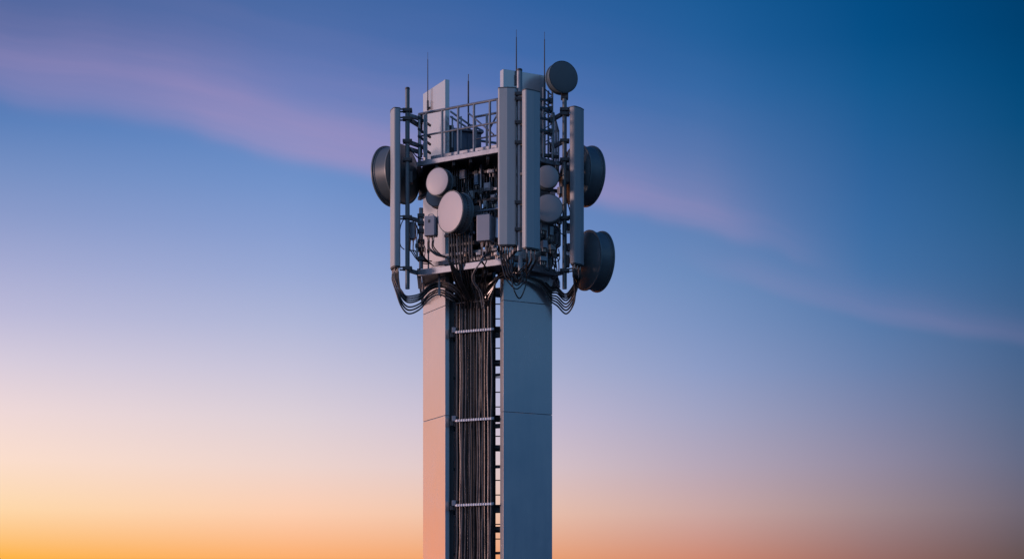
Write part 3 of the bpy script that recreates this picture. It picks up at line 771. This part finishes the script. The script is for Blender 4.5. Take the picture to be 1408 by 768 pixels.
# dark plate added for the upper deck's shade, behind the small pink dish
hs = thing('shade_plate', 'dark plate added for deck shade behind the small pink dish', 'housing', P(598, 262, .30))
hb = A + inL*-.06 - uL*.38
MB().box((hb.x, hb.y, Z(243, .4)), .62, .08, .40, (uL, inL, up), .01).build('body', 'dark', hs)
MB().box((hb.x-.05, hb.y-.02, Z(266, .4)), .5, .05, .05, (uL, inL, up), .006).build('rail', 'steel', hs)
# hardware between the grey dishes and the right pole
for k, (px, py, Y, w_, h_, mt) in enumerate(((747,313,-.25,.09,.08,'radome'),(757,318,-.2,.06,.12,'steel'),(748,336,-.28,.07,.10,'box'),(759,340,-.15,.08,.07,'radome'),(769,305,-.1,.05,.07,'steel'),(782,312,-.05,.06,.09,'steel'),(782,340,-.05,.06,.10,'box'),(746,356,-.28,.10,.06,'steel'),(766,225,-.1,.07,.06,'steel'),(770,262,-.08,.05,.10,'box'))):
    T = thing('junction_box', 'small grey box clustered near the grey dishes and right pole', 'junction box', P(px, py, Y), 'small boxes near the right pole')
    MB().box(P(px, py, Y), w_, .08, h_, (uR, inR, up), .006).build('body', mt, T)
    m = MB()
    for q in (-.3, 0, .3): m.tube([P(px, py, Y) + uR*w_*q - up*(h_/2-.004), P(px, py, Y) + uR*w_*q - up*(h_/2+.045)], .008, 6)
    m.build('gland', 'brass', T)
# ------------------------------------------------------------------ cables
def cable(pts, r, mat, label, group, name='feeder_cable', n=8, seg=7, cat='cable'):
    path = catmull(pts, n)
    return mesh_thing(MB().tube(path, r, seg), name, mat, path[-1], label, cat, group)
rnd = random.Random(5)
NS = 24
def drop(i, start=420):
    """the run of cable in its slot from the strap down to the ground"""
    px, Y = slot(i); out = [P(px, start, Y)]
    for k, py in enumerate((455, 515, 577, 635, 693.5, 740, 800, 930)):
        j = 0 if py in (455, 577, 693.5) else rnd.uniform(-1.5, 1.5)
        out.append(P(px+j, py, Y + (0 if j == 0 else rnd.uniform(-.008, .01))))
    e = out[-1]; out.append(Vector((e.x, e.y, .03)))
    return out
def cmat(i): return 'cable_shaded' if i > 12 else ('cable_lit' if i not in (4, 6, 10) else 'cable')
GB = 'cables running down the open tower corner'
# left antenna: hang, rise over the clip, into slots 0..6
for k in range(7):
    f = (0, .2, .38, .64, .76, .88, 1)[k]         # 0 = lowest loop
    i = LEFT[k]
    s0 = consA1[k % 6] + Vector((0, .012*(k//6), 0))
    pts = [s0, s0 + Vector((.004, 0, -.10)),
           P(545+6*f, 402-4*f, -.10), P(552+5*f, 421-15*f, -.08), P(562+3*f, 431-24*f, -.03), P(577+2*f, 425-22*f, .03), P(590+1*f, 411-19*f, .12),
           P(603, 404.5-16*f, .18), P(615+4*f, 409-19*f, .06), P(622.5+9*f, 413-13*f, .04), P(slot(i)[0]-.6, 416-4*f, slot(i)[1]-.01)] + drop(i, 428)
    lab = 'lowest hanging black cable under the left antenna' if k == 0 else ('highest hanging black cable under the left antenna' if k == 6 else 'black cable looping from the left antenna into the tower corner')
    cable(pts, .0115, cmat(i), lab, 'cables looping from the left antenna')
# middle: down from the upper platform in front of the lower one, slots 7..15
for k in range(9):
    i = MIDDLE[k]; xt = 617.5 + 3.9*k; px, Y = slot(i)
    pts = [P(619+3.2*k, 226, .12), P(619+3.2*k, 262, .08), P(xt+rnd.uniform(-1,1), 300, -.12), P(xt+rnd.uniform(-.8,.8), 325, -.29), P(xt+.5, 350, -.31), P(xt+3+rnd.uniform(-1,1), 372, -.28),
           P(xt*.55+px*.45, 393, -.17), P(px-2.5+rnd.uniform(-1,1), 410, -.04)] + drop(i, 424)
    cable(pts, .0112, cmat(i), 'black cable slanting from behind the larger pink dish into the bundle' if k else 'leftmost black cable dropping from behind the larger pink dish', 'cables fanning down behind the pink dish')
# right antenna, slots 16..23
for k in range(8):
    f = (0, .1, .2, .32, .5, .66, .82, 1)[k]; i = RIGHT[k]; px, Y = slot(i)
    s0 = consA4[k % 6] + Vector((.006*(k//6), .02*(k//6), 0))
    low = 404 + 27*f
    pts = [s0, s0 + Vector((-.002, 0, -.11)), P(791+3*(1-f)-1*f, low-22+4*f, -.12), P(779, low, .0), P(766, low-9-2*f, .04), P(757, 396+17*f, .03), P(744, 386+8*f, -.05), P(728, 381+3*f, -.13),
           P(710, 377+3*f, -.22), P(697-2*f, 374+5*f, -.29), P(686-2*f, 379+5*f, -.27), P(678.5+.2*f, 393+4*f, -.20), P(px+.6, 410, Y-.03)] + drop(i, 424)
    lab = 'lowest hanging black cable under the right antenna' if k == 7 else ('highest hanging black cable under the right antenna' if k == 0 else 'black cable looping from the right antenna over the shaft panel')
    cable(pts, .0115, cmat(i), lab, 'cables looping from the right antenna')
# clip holding the left loops
tclip = thing('cable_hanger', 'pale hanger strip holding the left cable loops below the platform', 'cable hanger', P(604, 376, .14))
m = MB(); m.bar(P(604, 374, .15), P(604, 406, .145), .028, .012); m.build('strip', 'beam', tclip)
m = MB()
for k in range(7): m.box(P(604, 388.5+2.7*k, .135), .034, .02, .012, bev=.002)
m.build('saddle', 'beam', tclip)
MB().tube([P(606, 405, .13), P(606, 408, .13)], .008, 6).build('bolt', 'dark', tclip)
# jumper loops between the two front antennas
for k in range(6):
    a = consA2[k]; b = consA3[5-k]
    low = (397, 392, 388, 385, 390, 410)[k] if k < 6 else 390
    mid = 712 + (k-2.5)*.8
    hw = (14, 12, 10, 8, 7, 8)[k]
    pts = [a, a+Vector((.0, .01, -.10)), P(mid-hw-2, (low+352)/2+4, -.93), P(mid-hw*.7, low-8, -.93), P(mid, low, -.93+.03*(k%3)), P(mid+hw*.7, low-8, -.92), P(mid+hw+2, (low+352)/2+4, -.9), b+Vector((0, .01, -.09)), b]
    cable(pts, .0088, 'cable', 'lowest of the jumper cables hanging between the two front antennas' if k == 5 else 'black jumper cable hanging in a loop between the two front antennas', 'jumper loops between the front antennas', 'jumper_cable')
for k in range(5):
    a = consA2[k] + Vector((.008, .03, .01)) if k < 3 else consA3[k-2] + Vector((0, .03, .01))
    px, Y = 690+3*k, -.3
    pts = [a, a+Vector((.004, .02, -.12)), P(700+3*k, 378, -.78), P(706+2*k, 388, -.6), P(700+3*k, 384, -.36), P(690+2*k, 380, -.25), P(681, 386, -.2), P(677-1.5*k, 402, -.14), P(674-2*k, 424, -.05)]
    cable(pts, .0095, 'cable', 'black cable from the front antennas curving back into the bundle' , 'cables from the front antennas to the bundle')
for k in range(6):
    x0 = 688 + 2.2*k; e = 664 + 1.6*k
    cable([P(700+5*k, 362+rnd.uniform(-2,2), -.55), P(698+4*k, 376+rnd.uniform(-2,3), -.5), P(x0, 377+rnd.uniform(-3,3), -.36), P(683-1.0*k+rnd.uniform(-1,1), 383+rnd.uniform(-2,4), -.26), P(676-1.4*k, 398, -.15), P(e, 422, -.06)], .0095, 'cable', 'black cable bunched under the lower platform beside the front antenna loops', 'cables bunched under the lower platform')
for k in range(7):
    x0 = 626 + 4.6*k; e = 634 + 4.6*k
    cable([P(x0+rnd.uniform(-1,1), 352, -.27), P(x0+2+rnd.uniform(-1,1), 371, -.26), P((x0+e)/2+2+rnd.uniform(-1.5,1.5), 390, -.16), P(e+rnd.uniform(-1,1), 407, -.05), P(e+1, 424, .07-.02*k)], .0095, 'cable', 'black cable crossing in front of the lower platform into the bundle', 'cables crossing in front of the lower platform')
# radio unit tails
for k in range(4):
    a = conB1[k]; pts = [a, a+Vector((0, 0, -.09)), P(590+5*k, 343+2*k, -.22), P(601+4*k, 351+1.0*k, -.27), P(613+1.5*k, 353+k, -.32), P(621+1.5*k, 368, -.31), P(632+2*k, 392, -.2), P(642+2*k, 412, -.07)]
    cable(pts, .0088, 'cable', 'black tail cable curving from the badge radio unit to the bundle', 'tails of the badge radio unit', 'jumper_cable')
for k in range(3):
    a = conB2[k]; pts = [a, a+Vector((0, 0, -.09)), P(565+3*k, 345, .08), P(572+2*k, 355, .1), P(579+2*k, 361-2*k, .14), P(590+2*k, 363-2*k, .2)]
    cable(pts, .008, 'cable', 'black tail cable curving from the radio unit on the left pole', 'tails of the left pole radio unit', 'jumper_cable')
for k in range(5):
    a = conB3[k]; pale = k in (1, 2)
    pts = [a, a+Vector((0, 0, -.10)), P(664-2*k + (2 if pale else 5), 357, -.66), P((652 if pale else 664)+1.5*k, 370, -.60), P((648 if pale else 662)+1.4*k, 384, -.38), P(656+3*k, 402, -.2), P(660+3*k, 424, -.08)]
    cable(pts, .0085, 'cable_pale' if pale else 'cable', 'pale grey cable curving down from the grey radio unit' if pale else 'black tail cable dropping from the grey radio unit', 'tails of the grey radio unit', 'jumper_cable')
for k in range(3):
    a = conB4[k]; pts = [a, a+Vector((0, 0, -.08)), P(760+4*k, 358, .0), P(764+2*k, 375, .1), P(768-3*k, 389, .14), P(760-2*k, 396, .12), P(750, 388, .06)]
    cable(pts, .008, 'cable', 'black tail cable under the dark radio unit by the right pole', 'tails of the right radio unit', 'jumper_cable')
for k, (px, py) in enumerate(((746,318),(749,340),(758,324),(760,346),(747,358),(770,310),(768,228),(770,268))):
    cable([P(px, py, -.26), P(px+rnd.uniform(-2,2), py+8, -.27), P(px+rnd.uniform(2,7), py+14, -.22), P(px+rnd.uniform(6,10), py+10, -.14), P(px+rnd.uniform(7,12), py-4, -.08)], .007, 'cable', 'short black jumper curling between small boxes near the right pole', 'short jumpers near the right pole', 'jumper_cable')
for k, (px, py) in enumerate(((640,248),(650,274),(672,262),(680,282),(657,256),(644,350),(662,354))):
    cable([P(px, py, -.06), P(px+rnd.uniform(-2,2), py+8, -.1), P(px+rnd.uniform(1,5), py+15, -.1), P(px+rnd.uniform(3,7), py+22, -.06), P(px+rnd.uniform(1,6), py+30, -.02)], .007, 'cable', 'short black jumper hanging in the dark opening', 'short jumpers in the dark opening', 'jumper_cable')
# loose cables: around the left pole and along the posts
cable([P(556, 299, -.09), P(551, 310, -.10), P(549, 326, -.10), P(551, 338, -.09), P(556, 343, -.06)], .007, 'cable', 'thin black cable bowing out left of the left pole', 'loose thin cables', 'jumper_cable')
cable([P(549.5, 302, -.06), P(549.6, 340, -.06), P(550, 372, -.04)], .004, 'cable', 'thin black cable hanging straight beside the left antenna', 'loose thin cables', 'jumper_cable')
cable([P(563, 203, -.06), P(568, 210, -.05), P(575, 217, -.05), P(582, 219, .1)], .009, 'cable', 'thin black cable sagging under the left platform corner', 'loose thin cables', 'jumper_cable')
cable([P(779, 225, -.16), P(780, 212, -.2), P(784, 204, -.24), P(788, 202, -.26)], .006, 'cable', 'thin black cable arching to the back of the right antenna', 'loose thin cables', 'jumper_cable')
cable([P(776, 262, -.1), P(781, 280, -.12), P(784, 292, -.16), P(783, 300, -.16)], .008, 'cable', 'thin black cable slanting beside the right pole', 'loose thin cables', 'jumper_cable')
for k in range(8):
    x0 = 620+3.0*k
    cable([P(x0, 224, .30), P(x0+rnd.uniform(-1.5,1.5), 250, .28), P(x0+rnd.uniform(-2,2), 285, .25), P(x0+2, 325, .22), P(x0+1, 366, .2)], .010, 'cable_lit' if k % 2 else 'cable', 'black cable running up the dark shaft behind the pink dishes', 'cables behind the pink dishes')
for k in range(6):
    px = 571 + k*2.2
    cable([P(px, 304+6*k, .02), P(px+3, 318+5*k, -.03), P(px+2, 334+4*k, .0), P(px+8, 350+2*k, .05), P(px+14, 360+k, .15)], .006, 'cable', 'thin black cable draped over the clamped short post', 'thin cables on the clamped post', 'jumper_cable')
